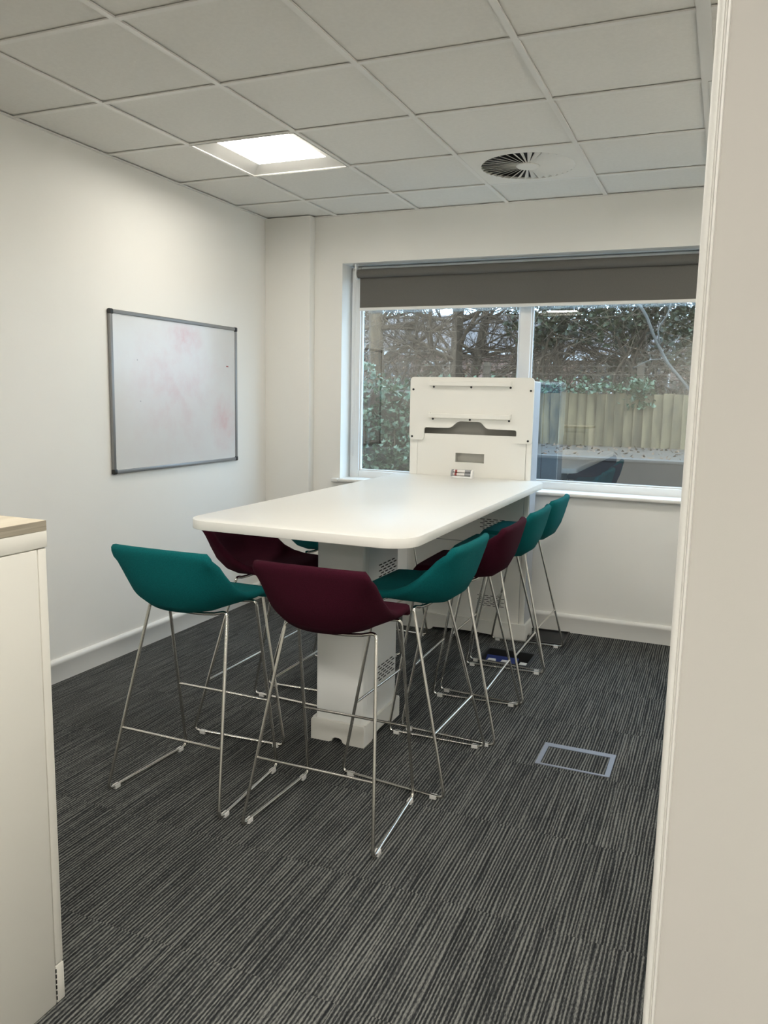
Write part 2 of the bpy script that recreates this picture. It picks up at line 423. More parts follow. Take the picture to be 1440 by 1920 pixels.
# office part of the ceiling: strips around the light openings
yb = gy[-1]
for yc in (-6.145, -8.245):
    box(bm, OX0, OX1, yc+.3, yb, H+.004, H+.019)
    xa = [OX0] + [v for c in sorted(c[0] for c in LX if c[1] == yc) for v in (c-.3, c+.3)] + [OX1]
    for k in range(0, len(xa), 2): box(bm, xa[k], xa[k+1], yc-.3, yc+.3, H+.004, H+.019)
    yb = yc-.3
box(bm, OX0, OX1, OY, yb, H+.004, H+.019)
box(bm, XR, OX1, gy[-1], -4.0, H+.004, H+.019); box(bm, OX0, 0, gy[-1], -4.0, H+.004, H+.019)
o = obj('office_ceiling_field', bm, 'ceiling_tile', ceiling, smooth=0); o['kind'] = 'stuff'

# ---------------- ceiling lights (deep recessed square panels)
def ceiling_light(cx, cy, label, glow='light_diffuser'):
    t = thing('ceiling_light', label, 'ceiling light', (cx, cy, H), 'recessed square ceiling lights')
    o, i, hgt = .294, .205, .034
    bm = NB()
    oc = [(-o, -o), (o, -o), (o, o), (-o, o)]; ic = [(-i, -i), (i, -i), (i, i), (-i, i)]
    for s in range(4):
        a, b_ = oc[s], oc[(s+1) % 4]; c, d = ic[(s+1) % 4], ic[s]
        v = [bm.verts.new((cx+p[0], cy+p[1], z)) for p, z in ((a, H), (b_, H), (c, H+hgt), (d, H+hgt))]
        bm.faces.new(v)
        v = [bm.verts.new((cx+p[0], cy+p[1], z)) for p, z in ((a, H), (b_, H), (b_, H+.045), (a, H+.045))]
        bm.faces.new(v)
    obj('reflector', bm, 'reflector', t, smooth=0)
    bm = NB()
    for a in ((-o-.004, o+.004, -o-.004, -o), (-o-.004, o+.004, o, o+.004), (-o-.004, -o, -o, o), (o, o+.004, -o, o)):
        box(bm, cx+a[0], cx+a[1], cy+a[2], cy+a[3], H-.004, H+.012)
    obj('rim', bm, 'reflector', t, smooth=0)
    bm = NB(); box(bm, cx-i, cx+i, cy-i, cy+i, H+hgt-.001, H+hgt+.006)
    obj('diffuser', bm, glow, t, smooth=0)
    return t
ceiling_light(*LIGHT_ROOM, 'square recessed ceiling light panel glowing near the whiteboard wall')
ceiling_light(.822, -3.745, 'square recessed ceiling light panel above the wooden topped cabinet', 'dim_diffuser')
ceiling_light(3.222, -1.345, 'added unseen fill light panel in the ceiling beyond the near partition', 'added_fill_diffuser')  # unseen panel added to brighten the right side of the room
ceiling_light(2.622, -3.745, 'added unseen fill light panel in the ceiling beside the near partition', 'office_diffuser')  # added out of view as fill for the cabinet side and back wall
for (x, y), where in zip(LX, ('seen mirrored high in the right pane', 'seen mirrored high in the left pane', 'added unseen fill, third in the first row', 'added unseen fill, last in the first row', 'added unseen fill, first in the back row', 'added unseen fill, last in the back row')):
    ceiling_light(x, y, 'square office ceiling light panel behind the photographer, ' + where, 'office_diffuser')

# ---------------- swirl diffuser
vc = (2.022, -.745)
vent = thing('air_vent', 'round swirl air diffuser with radial blades in a square ceiling plate', 'vent', (vc[0], vc[1], H))
vx0, vx1, vy0, vy1 = 1.722+.006, 2.322-.006, -1.045+.006, -.445-.006
R0, R1 = .062, .245
bm = NB(); n = 48
ring = [bm.verts.new((vc[0]+R1*math.cos(2*PI*k/n), vc[1]+R1*math.sin(2*PI*k/n), H-.001)) for k in range(n)]
ringt = [bm.verts.new((v.co.x, v.co.y, H+.010)) for v in ring]
def sq(a):
    c, s = math.cos(a), math.sin(a); f = 1/max(abs(c), abs(s))
    return (vc[0]+.294*c*f, vc[1]+.294*s*f)
outer = [bm.verts.new((*sq(2*PI*k/n), H-.001)) for k in range(n)]
for k in range(n):
    j = (k+1) % n
    bm.faces.new((ring[k], ring[j], outer[j], outer[k])); bm.faces.new((ring[k], ring[j], ringt[j], ringt[k]))
obj('plate', bm, 'powder_white', vent, smooth=0)
bm = NB(); lathe(bm, [(R1+.012, H+.012), (R1+.012, H+.045)], (vc[0], vc[1], 0), 40)
obj('duct', bm, 'slot_dark', vent, smooth=0)
bm = NB(); lathe(bm, [(R0-.004, H-.004), (R0, H-.001), (R0, H+.004), (R0-.01, H+.008)], (vc[0], vc[1], 0), 36)
obj('hub', bm, 'powder_white', vent)
NBL = 36
bm = NB()
tilt = -.72
for (r, w_) in ((R0-.003, .0068), (R1+.002, .0235)):
    pass
v = []
for s in (-1, 1):
    for r, w_ in ((R0-.003, .0058), (R1+.001, .0165)):
        y, z = s*w_*math.cos(tilt), s*w_*math.sin(tilt)*.62
        v.append([(r, y, z-.0009+.003), (r, y, z+.0009+.003)])
q = [[bm.verts.new(p) for p in pr] for pr in v]
bm.faces.new((q[0][0], q[1][0], q[3][0], q[2][0])); bm.faces.new((q[0][1], q[2][1], q[3][1], q[1][1]))
bm.faces.new((q[0][0], q[0][1], q[1][1], q[1][0])); bm.faces.new((q[2][0], q[3][0], q[3][1], q[2][1]))
bm.faces.new((q[0][0], q[2][0], q[2][1], q[0][1])); bm.faces.new((q[1][0], q[1][1], q[3][1], q[3][0]))
blade_me = mesh_of(bm, 'blade', 'powder_white', 0, 1, 0)
for k in range(NBL):
    o = bpy.data.objects.new('blade', blade_me); C.objects.link(o); o.parent = vent
    o.rotation_euler = (0, 0, 2*PI*(k+.5)/NBL)

# ---------------- window: frame, panes, sill, blind
win = thing('window_1', 'wide two-light window with white frame above a white sill', 'window', (1.838, .16, WZ0), kind='structure')
FY0, FY1 = .135, .205
fx0, fx1, fz0, fz1 = WX0+.012, WX1-.002, .895, 2.385
fw = .068
frame_parts = [(fx0, fx0+fw, fz0, fz1), (fx1-fw, fx1, fz0, fz1), (fx0+fw, fx1-fw, fz0, fz0+.062), (fx0+fw, fx1-fw, fz1-.07, fz1), (1.800, 1.876, fz0+.062, fz1-.07)]
for k, a in enumerate(frame_parts):
    bm = NB(); box(bm, a[0], a[1], FY0, FY1, a[2], a[3])
    obj('mullion' if k == 4 else 'frame_rail', bm, 'upvc', win, bevel=.006)
for (a, b_) in ((fx0+fw, 1.800), (1.876, fx1-fw)):
    bm = NB(); z0, z1 = fz0+.062, fz1-.07
    for q in ((a, a+.012, z0, z1), (b_-.012, b_, z0, z1), (a+.012, b_-.012, z0, z0+.012), (a+.012, b_-.012, z1-.012, z1)):
        box(bm, q[0], q[1], .150, .166, q[2], q[3])
    obj('glazing_bead', bm, 'upvc', win, bevel=.003, bseg=1)
    bm = NB(); box(bm, a+.002, b_-.002, .168, .172, z0+.002, z1-.002)
    obj('pane', bm, 'glazing', win, smooth=0)
bm = NB(); box(bm, WX0-.055, WX0, -.042, -.0005, WZ0-.004, WZ0+.024); box(bm, WX0, WX1, -.042, .14, WZ0, WZ0+.024); box(bm, WX1, WX1+.055, -.042, -.0005, WZ0-.004, WZ0+.024)
obj('window_sill', bm, 'white_gloss', win, bevel=.009, bseg=3)
blind = thing('roller_blind', 'dark grey roller blind pulled partly down over the window', 'blind', (1.838, .06, 2.33))
bm = NB(); lathe(bm, [(.030, 0), (.030, 2.40)], (.668, .062, 2.328), 24, 'x'); 
obj('roll', bm, 'blind_fabric', blind)
bm = NB(); box(bm, .677, 3.062, .0735, .0745, 2.098, 2.318)
obj('fabric', bm, 'blind_fabric', blind, smooth=0)
bm = NB(); prism(bm, rrect(.066, .082, 2.079, 2.101, .0065, 4), .677, 3.062, 'x')
obj('hem_bar', bm, 'hem_white', blind)
bm = NB(); lathe(bm, [(.026, 0), (.036, .004), (.036, .012), (.026, .016)], (.650, .062, 2.322), 20, 'x'); box(bm, .648, .660, .045, .075, 2.33, 2.393)
obj('bracket', bm, 'upvc', blind)
bm = NB(); lathe(bm, [(.026, 0), (.036, .004), (.036, .012), (.026, .016)], (3.070, .062, 2.322), 20, 'x'); box(bm, 3.074, 3.086, .045, .075, 2.33, 2.393)
obj('bracket', bm, 'upvc', blind)
bm = NB()
loop = [(.657, .030, 2.32)] + [(.657, .030 + .004*math.sin(k*.7), 2.32-1.24*k/10) for k in range(1, 11)]
loop += [(.657, .040, 1.068)] + [(.657, .050, 2.32-1.24*k/10) for k in range(10, -1, -1)]
tube(bm, loop, .0016, 5)
obj('chain', bm, 'glide_plastic', blind)

# ---------------- whiteboard
wb = thing('whiteboard', 'wall whiteboard with grey metal frame and faint pink marker smudges', 'whiteboard', (.0, -1.068, 1.04))
y0, y1, z0, z1 = -1.674, -.462, 1.040, 1.928
fr = .021
bm = NB(); box(bm, .004, .014, y0+fr*.7, y1-fr*.7, z0+fr*.7, z1-fr*.7)
bmesh.ops.translate(bm, verts=bm.verts[:], vec=(0, 1.068, -1.484))
o = obj('writing_surface', bm, 'whiteboard_face', wb, world=False, loc=(0, -1.068, 1.484), smooth=0)
for a in ((y0, y0+fr, z0+.02, z1-.02), (y1-fr, y1, z0+.02, z1-.02), (y0+.02, y1-.02, z0, z0+fr), (y0+.02, y1-.02, z1-fr, z1)):
    bm = NB(); box(bm, .001, .021, *a); obj('frame_bar', bm, 'aluminium', wb, bevel=.004)
for (a, b_) in ((y0, z0), (y0, z1), (y1, z0), (y1, z1)):
    sy = 1 if a == y0 else -1; sz = 1 if b_ == z0 else -1
    bm = NB(); ya_, yb_ = sorted((a-sy*.002, a+sy*.027)); za_, zb_ = sorted((b_-sz*.002, b_+sz*.027))
    box(bm, .001, .0235, ya_, yb_, za_, zb_); obj('corner_cap', bm, 'black_plastic', wb, bevel=.006)
bm = NB(); box(bm, .0139, .0144, -.585, -.560, 1.664, 1.672)
obj('marker_dash', bm, 'marker_red', wb, smooth=0)['label'] = 'short dark red marker dash'
for (yy, zz) in ((-1.46, 1.665), (-1.44, 1.435)):
    bm = NB(); box(bm, .0139, .0143, yy, yy+.006, zz, zz+.006); obj('marker_dot', bm, 'clear_grey', wb, smooth=0)

# ================================================================== FURNITURE
# ---------------- table with front pedestal
TZ = 1.005
TX0, TX1, TY0, TY1 = 1.158, 2.114, -2.590, -.337
tb = thing('bar_table', 'long high white meeting table with rounded corners on a boxy pedestal', 'table', (1.636, -1.46, 0))
bm = NB()
prism(bm, rrect(TX0, TX1, TY0, TY1, (.09, .02, .115, .115), 10), TZ-.037, TZ, 'z')
obj('tabletop', bm, 'laminate_white', tb, bevel=.0025, smooth=30)
px0, px1, py0, py1 = 1.522, 1.746, -2.140, -1.765
ped = None
bm = NB(); prism(bm, rrect(px0, px1, py0, py1, .012, 4), .022, TZ-.037, 'z')
ped = obj('pedestal', bm, 'powder_grey', tb, smooth=30)
def slots(parent, cells, axis, plane, w_, h_, mtl='slot_dark'):
    bm = NB()
    for (a, z) in cells:
        if axis == 'x': box(bm, plane-.001, plane+.0008, a-w_/2, a+w_/2, z-h_/2, z+h_/2)
        else: box(bm, a-w_/2, a+w_/2, plane-.0008, plane+.001, z-h_/2, z+h_/2)
    return obj('vent_slots', bm, mtl, parent, smooth=0)
def slot_grid(c, z, step, rows, cols, dz, stag):
    return [(c + (k-(cols-1)/2)*step + (stag if r % 2 else 0), z - r*dz) for r in range(rows) for k in range(cols)]
slots(ped, slot_grid(-1.905, .768, .048, 6, 4, .013, .022), 'x', px1+.0013, .033, .0048)
slots(ped, slot_grid(-1.905, .305, .048, 6, 4, .013, .022), 'x', px1+.0013, .033, .0048)
bm = NB(); box(bm, px1-.0005, px1+.0012, -2.100, -1.800, .145, .900)
panel = obj('side_panel', bm, 'powder_grey', ped, bevel=.0006, bseg=1)
def skirt(parent, x0, x1, y0, y1, h, th, cutx, cuty, mtl='powder_white'):
    """plinth boards with an arched cut between the feet"""
    def prof(a, b, c):
        m_ = (a+b)/2; r = .018
        return [(a, 0), (m_-c-r, 0), (m_-c-.004, .006), (m_-c, r), (m_-c*.4, r+.006), (m_+c*.4, r+.006), (m_+c, r), (m_+c+.004, .006), (m_+c+r, 0), (b, 0), (b, h-.008), (b-.004, h), (a+.004, h), (a, h-.008)]
    for yy, s in ((y0, 1), (y1, -1)):
        bm = NB(); prism(bm, prof(x0, x1, cutx), *sorted((yy, yy+s*th)), 'y'); obj('plinth_board', bm, mtl, parent, smooth=30)
    for xx, s in ((x0, 1), (x1, -1)):
        bm = NB(); prism(bm, prof(y0+th, y1-th, cuty), *sorted((xx, xx+s*th)), 'x'); obj('plinth_board', bm, mtl, parent, smooth=30)
skirt(tb, px0-.015, px1+.015, py0-.016, py1+.016, .095, .0145, .022, .10)
# ---------------- media tower at the window end of the table
wx0, wx1, wy0, wy1 = 1.234, 2.020, -.332, -.170
tw = thing('media_tower', 'tall white screen tower with slotted front standing before the window', 'screen stand', (1.627, -.25, 0))
bm = NB()
th = .018
box(bm, wx0, wx0+.052, wy0+.0, wy1, .02, 1.600)                       # side stiles
box(bm, wx1-.033, wx1, wy0+.0, wy1, .02, 1.600)
obj('side_frame', bm, 'powder_white', tw, bevel=.003)
for xa_ in (wx0-.0022, wx1+.0002):
    bm = NB(); box(bm, xa_, xa_+.002, wy0+.006, wy1, .106, 1.596); obj('side_panel', bm, 'side_grey', tw, bevel=.0006, bseg=1)
bm = NB(); box(bm, wx0+.004, wx1-.004, wy1+.0005, wy1+.007, .11, 1.590); box(bm, wx0+.052, wx1-.033, wy1-.012, wy1+.0005, .02, 1.598)
bk = obj('back_panel', bm, 'steel_back', tw, bevel=.002)
bm = NB(); box(bm, wx0+.052, wx1-.033, wy0+.0, wy1-.012, 1.582, 1.600); obj('top_cap', bm, 'powder_white', tw)
for x_ in (wx0+.075, wx1-.115):
    bm = NB(); box(bm, x_, x_+.004, wy1+.0068, wy1+.0078, .12, 1.585); obj('panel_seam', bm, 'slot_dark', bk, smooth=0)
# lower front panel with the letterbox hole, made of four strips round the hole as one sheet
lx0, lx1, lz0, lz1 = wx0+.0535, wx1-.0345, .985, 1.268
hx0, hx1, hz0, hz1 = 1.541, 1.727, 1.095, 1.152
bm = NB()
for a in ((lx0, hx0, lz0, lz1), (hx1, lx1, lz0, lz1), (hx0, hx1, lz0, hz0), (hx0, hx1, hz1, lz1)):
    box(bm, a[0], a[1], wy0-.001, wy0+.004, a[2], a[3])
bmesh.ops.remove_doubles(bm, verts=bm.verts[:], dist=1e-5)
lp = obj('front_panel', bm, 'powder_white', tw, smooth=0)
bm = NB(); box(bm, hx0-.03, hx1+.03, wy0+.045, wy0+.05, hz0-.03, hz1+.03); box(bm, hx0-.004, hx0, wy0+.004, wy0+.045, hz0-.004, hz1+.004); box(bm, hx1, hx1+.004, wy0+.004, wy0+.045, hz0-.004, hz1+.004); box(bm, hx0, hx1, wy0+.004, wy0+.045, hz0-.004, hz0); box(bm, hx0, hx1, wy0+.004, wy0+.045, hz1, hz1+.004)
obj('cable_recess', bm, 'recess_grey', lp, smooth=0)
bm = NB(); box(bm, wx0+.052, wx1-.033, wy0+.085, wy0+.09, 1.18, 1.582); obj('inner_panel', bm, 'recess_grey', tw, smooth=0)
# shaped mounting plate with raised cut-out
def rc(pts, rads):
    P = [(p[0], 0, p[1]) for p in pts]; n = len(P); out = []
    for i in range(n):
        a, p, b_ = Vector(P[i-1]), Vector(P[i]), Vector(P[(i+1) % n]); r = rads[i]
        u, v = (a-p).normalized(), (b_-p).normalized()
        for k in range(5):
            t = k/4; q = (p+u*r)*(1-t)**2 + p*2*t*(1-t) + (p+v*r)*t*t; out.append((q.x, q.z))
    return out
plate = rc([(1.233, 1.226), (1.332, 1.226), (1.332, 1.305), (1.509, 1.307), (1.552, 1.349), (1.700, 1.349), (1.738, 1.307), (1.925, 1.305), (1.925, 1.226), (2.022, 1.226), (2.022, 1.619), (1.233, 1.619)],
           [.02, .02, .014, .02, .02, .02, .02, .014, .02, .02, .026, .026])
bm = NB(); prism(bm, plate, wy0-.013, wy0-.001, 'y')
pl = obj('mounting_plate', bm, 'powder_white', tw, smooth=30)
def screw(x, z, y, parent, r=.0068):
    bm = NB(); lathe(bm, [(r, 0), (r, -.0025), (r*.5, -.0035)], (x, y, z), 14, 'y'); obj('screw', bm, 'black_plastic', parent)
for x, z in ((1.254, 1.541), (2.003, 1.543), (1.252, 1.246), (1.998, 1.243)): screw(x, z, wy0-.013, pl)
for zt, xs_ in ((1.593, (1.390, 1.633, 1.879)), (1.394, (1.389, 1.631, 1.878))):
    bm = NB(); prism(bm, [(wy0-.013, zt-.027), (wy0-.034, zt-.027), (wy0-.036, zt-.025), (wy0-.036, zt-.002), (wy0-.034, zt), (wy0-.013, zt)], 1.366, 1.887, 'x'); box(bm, 1.880, 1.892, wy0-.030, wy0-.013, zt-.020, zt+.006); box(bm, 1.361, 1.373, wy0-.030, wy0-.013, zt-.020, zt+.006)
    rail = obj('mounting_rail', bm, 'powder_white', tw, smooth=0)
    for x in xs_: screw(x, zt-.034, wy0-.013, rail, .0066)
# lower body below the table
bm = NB(); box(bm, wx0+.0535, wx1-.0345, wy0-.001, wy0+.004, .600, .983); obj('access_panel', bm, 'powder_white', tw, bevel=.001, bseg=1)
bm = NB(); box(bm, wx0+.0535, wx1-.0345, wy0-.001, wy0+.004, .09, .597); p2 = obj('access_panel', bm, 'powder_white', tw, bevel=.001, bseg=1)
slots(p2, slot_grid(1.795, .748, .042, 6, 4, .0125, .018), 'y', wy0-.0012, .029, .0042)
slots(p2, slot_grid(1.795, .262, .042, 6, 4, .0125, .018), 'y', wy0-.0012, .029, .0042)
slots(tw, [(-.235 + .02*(k % 2), 1.44-.010*k) for k in range(10)], 'x', wx1+.0025, .012, .004, 'recess_grey')
skirt(tw, wx0-.016, wx1+.016, wy0-.018, wy1+.016, .105, .0165, .20, .035)
# ---------------- pen holder on the table
ph = thing('pen_holder', 'small white holder with two marker pens lying at the foot of the tower', 'pen holder', (1.618, -.425, TZ))
X0, X1, Yc = 1.552, 1.688, -.428
bm = NB(); box(bm, X0, X1, Yc-.022, Yc+.022, TZ, TZ+.013); obj('base', bm, 'upvc', ph, bevel=.004)
bm = NB(); box(bm, X0+.002, X1-.002, Yc+.017, Yc+.021, TZ+.012, TZ+.050); obj('back_plate', bm, 'clear_grey', ph, bevel=.001)
for xa_ in (X0, X1-.010):
    bm = NB(); prism(bm, [(Yc-.022, TZ+.010), (Yc+.022, TZ+.010), (Yc+.022, TZ+.040), (Yc+.014, TZ+.052), (Yc-.004, TZ+.052), (Yc-.016, TZ+.042), (Yc-.022, TZ+.026)], xa_, xa_+.010, 'x'); obj('end_cap', bm, 'upvc' if xa_ > X0 else 'clear_grey', ph, bevel=.001)
for yy, zz, nm in ((Yc-.006, TZ+.0235, 'lower'), (Yc+.004, TZ+.0415, 'upper')):
    pt = tag(bpy.data.objects.new('marker_pen', None), nm + ' white marker pen with red print in the small holder', 'marker pen', 'marker pens in the holder'); C.objects.link(pt)
    pt.location = (X0+.011, yy, zz)
    bm = NB(); lathe(bm, [(.0075, .011), (.0085, .014), (.0085, .085)], (X0, yy, zz), 14, 'x'); obj('barrel', bm, 'marker_body', pt)
    bm = NB(); lathe(bm, [(.0089, .085), (.0089, .123), (.0070, .125)], (X0, yy, zz), 14, 'x'); obj('cap', bm, 'clear_grey', pt)
    bm = NB(); lathe(bm, [(.0087, .022), (.0087, .036)], (X0, yy, zz), 14, 'x'); obj('print_band', bm, 'marker_red', pt)

# ---------------- stools
def stool_parts():
    """local frame: +x is forward (towards the table), origin on the floor under the middle of the sled"""
    out = []
    R_ = .0064
    # shell: mid-surface from centre and edge curves
    cen = [(.188, .728), (.178, .742), (.14, .742), (.08, .735), (.0, .722), (-.07, .714), (-.125, .722), (-.168, .752), (-.192, .800), (-.206, .850), (-.215, .893), (-.2205, .920), (-.2245, .940)]
    edg = [(.180, .194, .730), (.172, .194, .744), (.135, .196, .746), (.08, .199, .747), (.02, .201, .757), (-.035, .202, .779), (-.080, .203, .812), (-.120, .203, .850), (-.152, .202, .885), (-.178, .199, .905), (-.192, .1985, .914), (-.200, .197, .928), (-.206, .192, .938)]
    nu, TH = 12, .031
    grid = []
    for (cx, cz), (ex, ey, ez) in zip(cen, edg):
        row = []
        for k in range(-nu, nu+1):
            u = k/nu; f = abs(u)**2.6
            row.append(Vector((cx*(1-f)+ex*f, ey*(u*.75 + .25*math.sin(u*PI/2)), cz*(1-f)+ez*f)))
        grid.append(row)
    nr, nc = len(grid), 2*nu+1
    def tan_v(i, j): return (grid[min(i+1, nr-1)][j]-grid[max(i-1, 0)][j]).normalized()
    def tan_u(i, j): return (grid[i][min(j+1, nc-1)]-grid[i][max(j-1, 0)]).normalized()
    def nrm(i, j):
        v = tan_u(i, j).cross(tan_v(i, j)).normalized()
        return v if v.dot(Vector((.35, 0, 1))) > 0 else -v
    bm = NB()
    top = [[bm.verts.new(grid[i][j]+nrm(i, j)*TH*.5) for j in range(nc)] for i in range(nr)]
    bot = [[bm.verts.new(grid[i][j]-nrm(i, j)*TH*.5) for j in range(nc)] for i in range(nr)]
    for i in range(nr-1):
        for j in range(nc-1):
            bm.faces.new((top[i][j], top[i][j+1], top[i+1][j+1], top[i+1][j]))
            bm.faces.new((bot[i][j], bot[i+1][j], bot[i+1][j+1], bot[i][j+1]))
    # rounded rim all the way round
    rim = [(0, j) for j in range(nc)] + [(i, nc-1) for i in range(1, nr)] + [(nr-1, j) for j in range(nc-2, -1, -1)] + [(i, 0) for i in range(nr-2, 0, -1)]
    cen_pt = grid[nr//2][nu]
    arcs = []
    for (i, j) in rim:
        o_ = Vector((0, 0, 0))
        if i == 0: o_ -= tan_v(i, j)
        if i == nr-1: o_ += tan_v(i, j)
        if j == 0: o_ -= tan_u(i, j)
        if j == nc-1: o_ += tan_u(i, j)
        n_ = nrm(i, j); o_ = (o_ - n_*o_.dot(n_)).normalized()
        arcs.append([top[i][j]] + [bm.verts.new(grid[i][j] + n_*TH*.5*math.cos(a_) + o_*TH*.5*math.sin(a_)) for a_ in (PI*.25, PI*.5, PI*.75)] + [bot[i][j]])
    for q, a_ in enumerate(arcs):
        b_ = arcs[(q+1) % len(arcs)]
        for k in range(4): bm.faces.new((a_[k], a_[k+1], b_[k+1], b_[k]))
    me = mesh_of(bm, 'seat_shell', 'teal_fabric', 0, 1, 180)
    out.append(('seat_shell', me, None))
    # rods
    z0 = R_ + .004
    FT, RT = (.095, .205, .722), (-.045, .172, .708)      # tops of the front and rear legs
    FB, RB = (.222, .222, z0), (-.222, .248, z0)          # their feet
    def lerp(a, b, t): return [a[k]+(b[k]-a[k])*t for k in range(3)]
    for s in (-1, 1):
        f = lambda p: (p[0], p[1]*s, p[2])
        mid = (0, .235, z0)
        bm = NB(); tube(bm, fillet([f((FB[0]-.06, .2255, z0)), f(FB), f(FT), f((FT[0]-.004, FT[1]-.06, FT[2]-.006))], [0, .028, .022, 0]), R_, 8)
        out.append(('leg', mesh_of(bm, 'front_leg', 'chrome', 0, 1, 60), None))
        bm = NB(); tube(bm, fillet([f((RB[0]+.06, .2445, z0)), f(RB), f(RT), f((RT[0]-.006, RT[1]-.05, RT[2]-.012))], [0, .028, .022, 0]), R_, 8)
        out.append(('leg', mesh_of(bm, 'rear_leg', 'chrome', 0, 1, 60), None))
        bm = NB(); tube(bm, [f((FB[0]-.06, .2255, z0)), f((RB[0]+.06, .2445, z0))], R_, 8)
        out.append(('floor_rail', mesh_of(bm, 'floor_rail', 'chrome', 0, 1, 60), None))
        for (xa_, ya_) in ((FB[0]-.040, .2245), (RB[0]+.045, .2455)):
            bm = NB(); box(bm, xa_-.013, xa_+.013, s*ya_-.0082, s*ya_+.0082, 0, z0+.0045)
            out.append(('glide', mesh_of(bm, 'glide', 'glide_plastic', .003, 2), None))
    # under-seat bars following the shell
    bm = NB(); tube(bm, fillet([(FT[0]-.004, FT[1]-.06, FT[2]-.006), (FT[0]-.01, .07, .715), (FT[0]-.01, -.07, .715), (FT[0]-.004, -FT[1]+.06, FT[2]-.006)], .03), R_, 8)
    out.append(('seat_bar', mesh_of(bm, 'seat_bar', 'chrome', 0, 1, 60), None))
    bm = NB(); tube(bm, fillet([(RT[0]-.006, RT[1]-.05, RT[2]-.012), (RT[0]-.012, .06, .690), (RT[0]-.012, -.06, .690), (RT[0]-.006, -RT[1]+.05, RT[2]-.012)], .03), R_, 8)
    out.append(('seat_bar', mesh_of(bm, 'seat_bar', 'chrome', 0, 1, 60), None))
    # footrest bars
    for (B_, T_, z) in ((FB, FT, .303), (RB, RT, .240)):
        t = (z-z0)/(T_[2]-z0); p = lerp(B_, T_, t)
        bm = NB(); tube(bm, [(p[0], p[1], z), (p[0], -p[1], z)], .0054, 8)
        out.append(('footrest_bar', mesh_of(bm, 'footrest_bar', 'chrome', 0, 1, 60), None))
    return out
SP = stool_parts()
shell_maroon = SP[0][1].copy(); shell_maroon.materials.clear(); shell_maroon.materials.append(MATS['maroon_fabric'])
def stool(x, y, rot, maroon, label):
    t = thing('bar_stool', label, 'bar stool', (x, y, 0), 'sled base bar stools around the table')
    t.rotation_euler = (0, 0, rot)
    for nm, me, _ in SP:
        o = bpy.data.objects.new(nm, shell_maroon if (maroon and nm == 'seat_shell') else me); C.objects.link(o); o.parent = t
    return t
stool(1.298, -2.690, PI/2, False, 'teal bar stool at the short end of the table nearest the cabinet')
stool(1.886, -2.686, PI/2+.01, True, 'maroon bar stool at the near short end of the table, its back to the camera')
stool(2.006, -2.180, PI-.03, False, 'teal bar stool nearest the camera along the right side of the table')
stool(2.045, -1.660, PI+.02, True, 'maroon bar stool second from the camera along the right side of the table')
stool(2.052, -1.140, PI, False, 'teal bar stool third from the camera along the right side of the table')
stool(2.052, -.614, PI-.02, False, 'teal bar stool farthest along the right side of the table beside the tower')
stool(1.232, -2.075, 0, True, 'maroon bar stool tucked under the left side of the table')
stool(1.222, -1.435, 0, False, 'teal bar stool half hidden behind the pedestal on the left side')
stool(1.232, -.735, 0, False, 'bar stool on the far left side, its legs showing beyond the pedestal')

# ---------------- cabinet at the left edge
CX, CY, CH = 1.677, -3.756, 1.200
cb = thing('storage_cabinet', 'white metal storage cabinet with pale wood top at the left edge', 'cabinet', (CX-.5, CY-.235, 0))
cx0, cy0 = CX-1.0, CY-.47
bm = NB(); box(bm, cx0, CX+.0, cy0, CY+.0, CH-.0235, CH); obj('wooden_top', bm, 'cabinet_wood', cb, bevel=.0012, bseg=1)
bm = NB(); box(bm, CX-.0002, CX+.001, cy0, CY, CH-.0232, CH-.0006); obj('edge_band', bm, 'cabinet_edge', cb, smooth=0)
bm = NB(); box(bm, cx0, CX+.001, cy0, CY+.001, CH-.062, CH-.0235); obj('top_rail', bm, 'cabinet_white', cb, bevel=.002)
bm = NB(); box(bm, cx0+.004, CX-.004, cy0+.002, CY-.024, .0, CH-.062); obj('body', bm, 'cabinet_white', cb, bevel=.002)
bm = NB(); box(bm, CX-.006, CX-.0005, cy0+.002, CY-.0275, .0, CH-.064); obj('end_panel', bm, 'cabinet_white', cb, bevel=.003)
bm = NB(); box(bm, CX-.028, CX-.001, CY-.025, CY-.001, .102, CH-.0635); obj('corner_stile', bm, 'cabinet_white', cb, bevel=.003)
bm = NB(); box(bm, cx0+.002, CX-.0005, CY-.026, CY, .0, .0985); pb = obj('plinth', bm, 'cabinet_white', cb, bevel=.003)
bm = NB()
for k in range(6): box(bm, CX-.002, CX+.0003, CY-.0268, CY-.0245, .010+.0145*k, .0195+.0145*k)
obj('slot_holes', bm, 'slot_dark', pb, smooth=0)
for (xa_, xb_, hx) in ((cx0+.030, CX-.5-.002, CX-.5-.11), (CX-.5+.002, CX-.030, CX-.5+.11)):
    bm = NB(); box(bm, xa_, xb_, CY-.022, CY-.003, .105, CH-.068); d = obj('door', bm, 'cabinet_white', cb, bevel=.003)
    bm = NB(); box(bm, hx-.055, hx+.055, CY-.003, CY+.014, CH-.13, CH-.105); obj('handle', bm, 'cabinet_handle', d, bevel=.004)

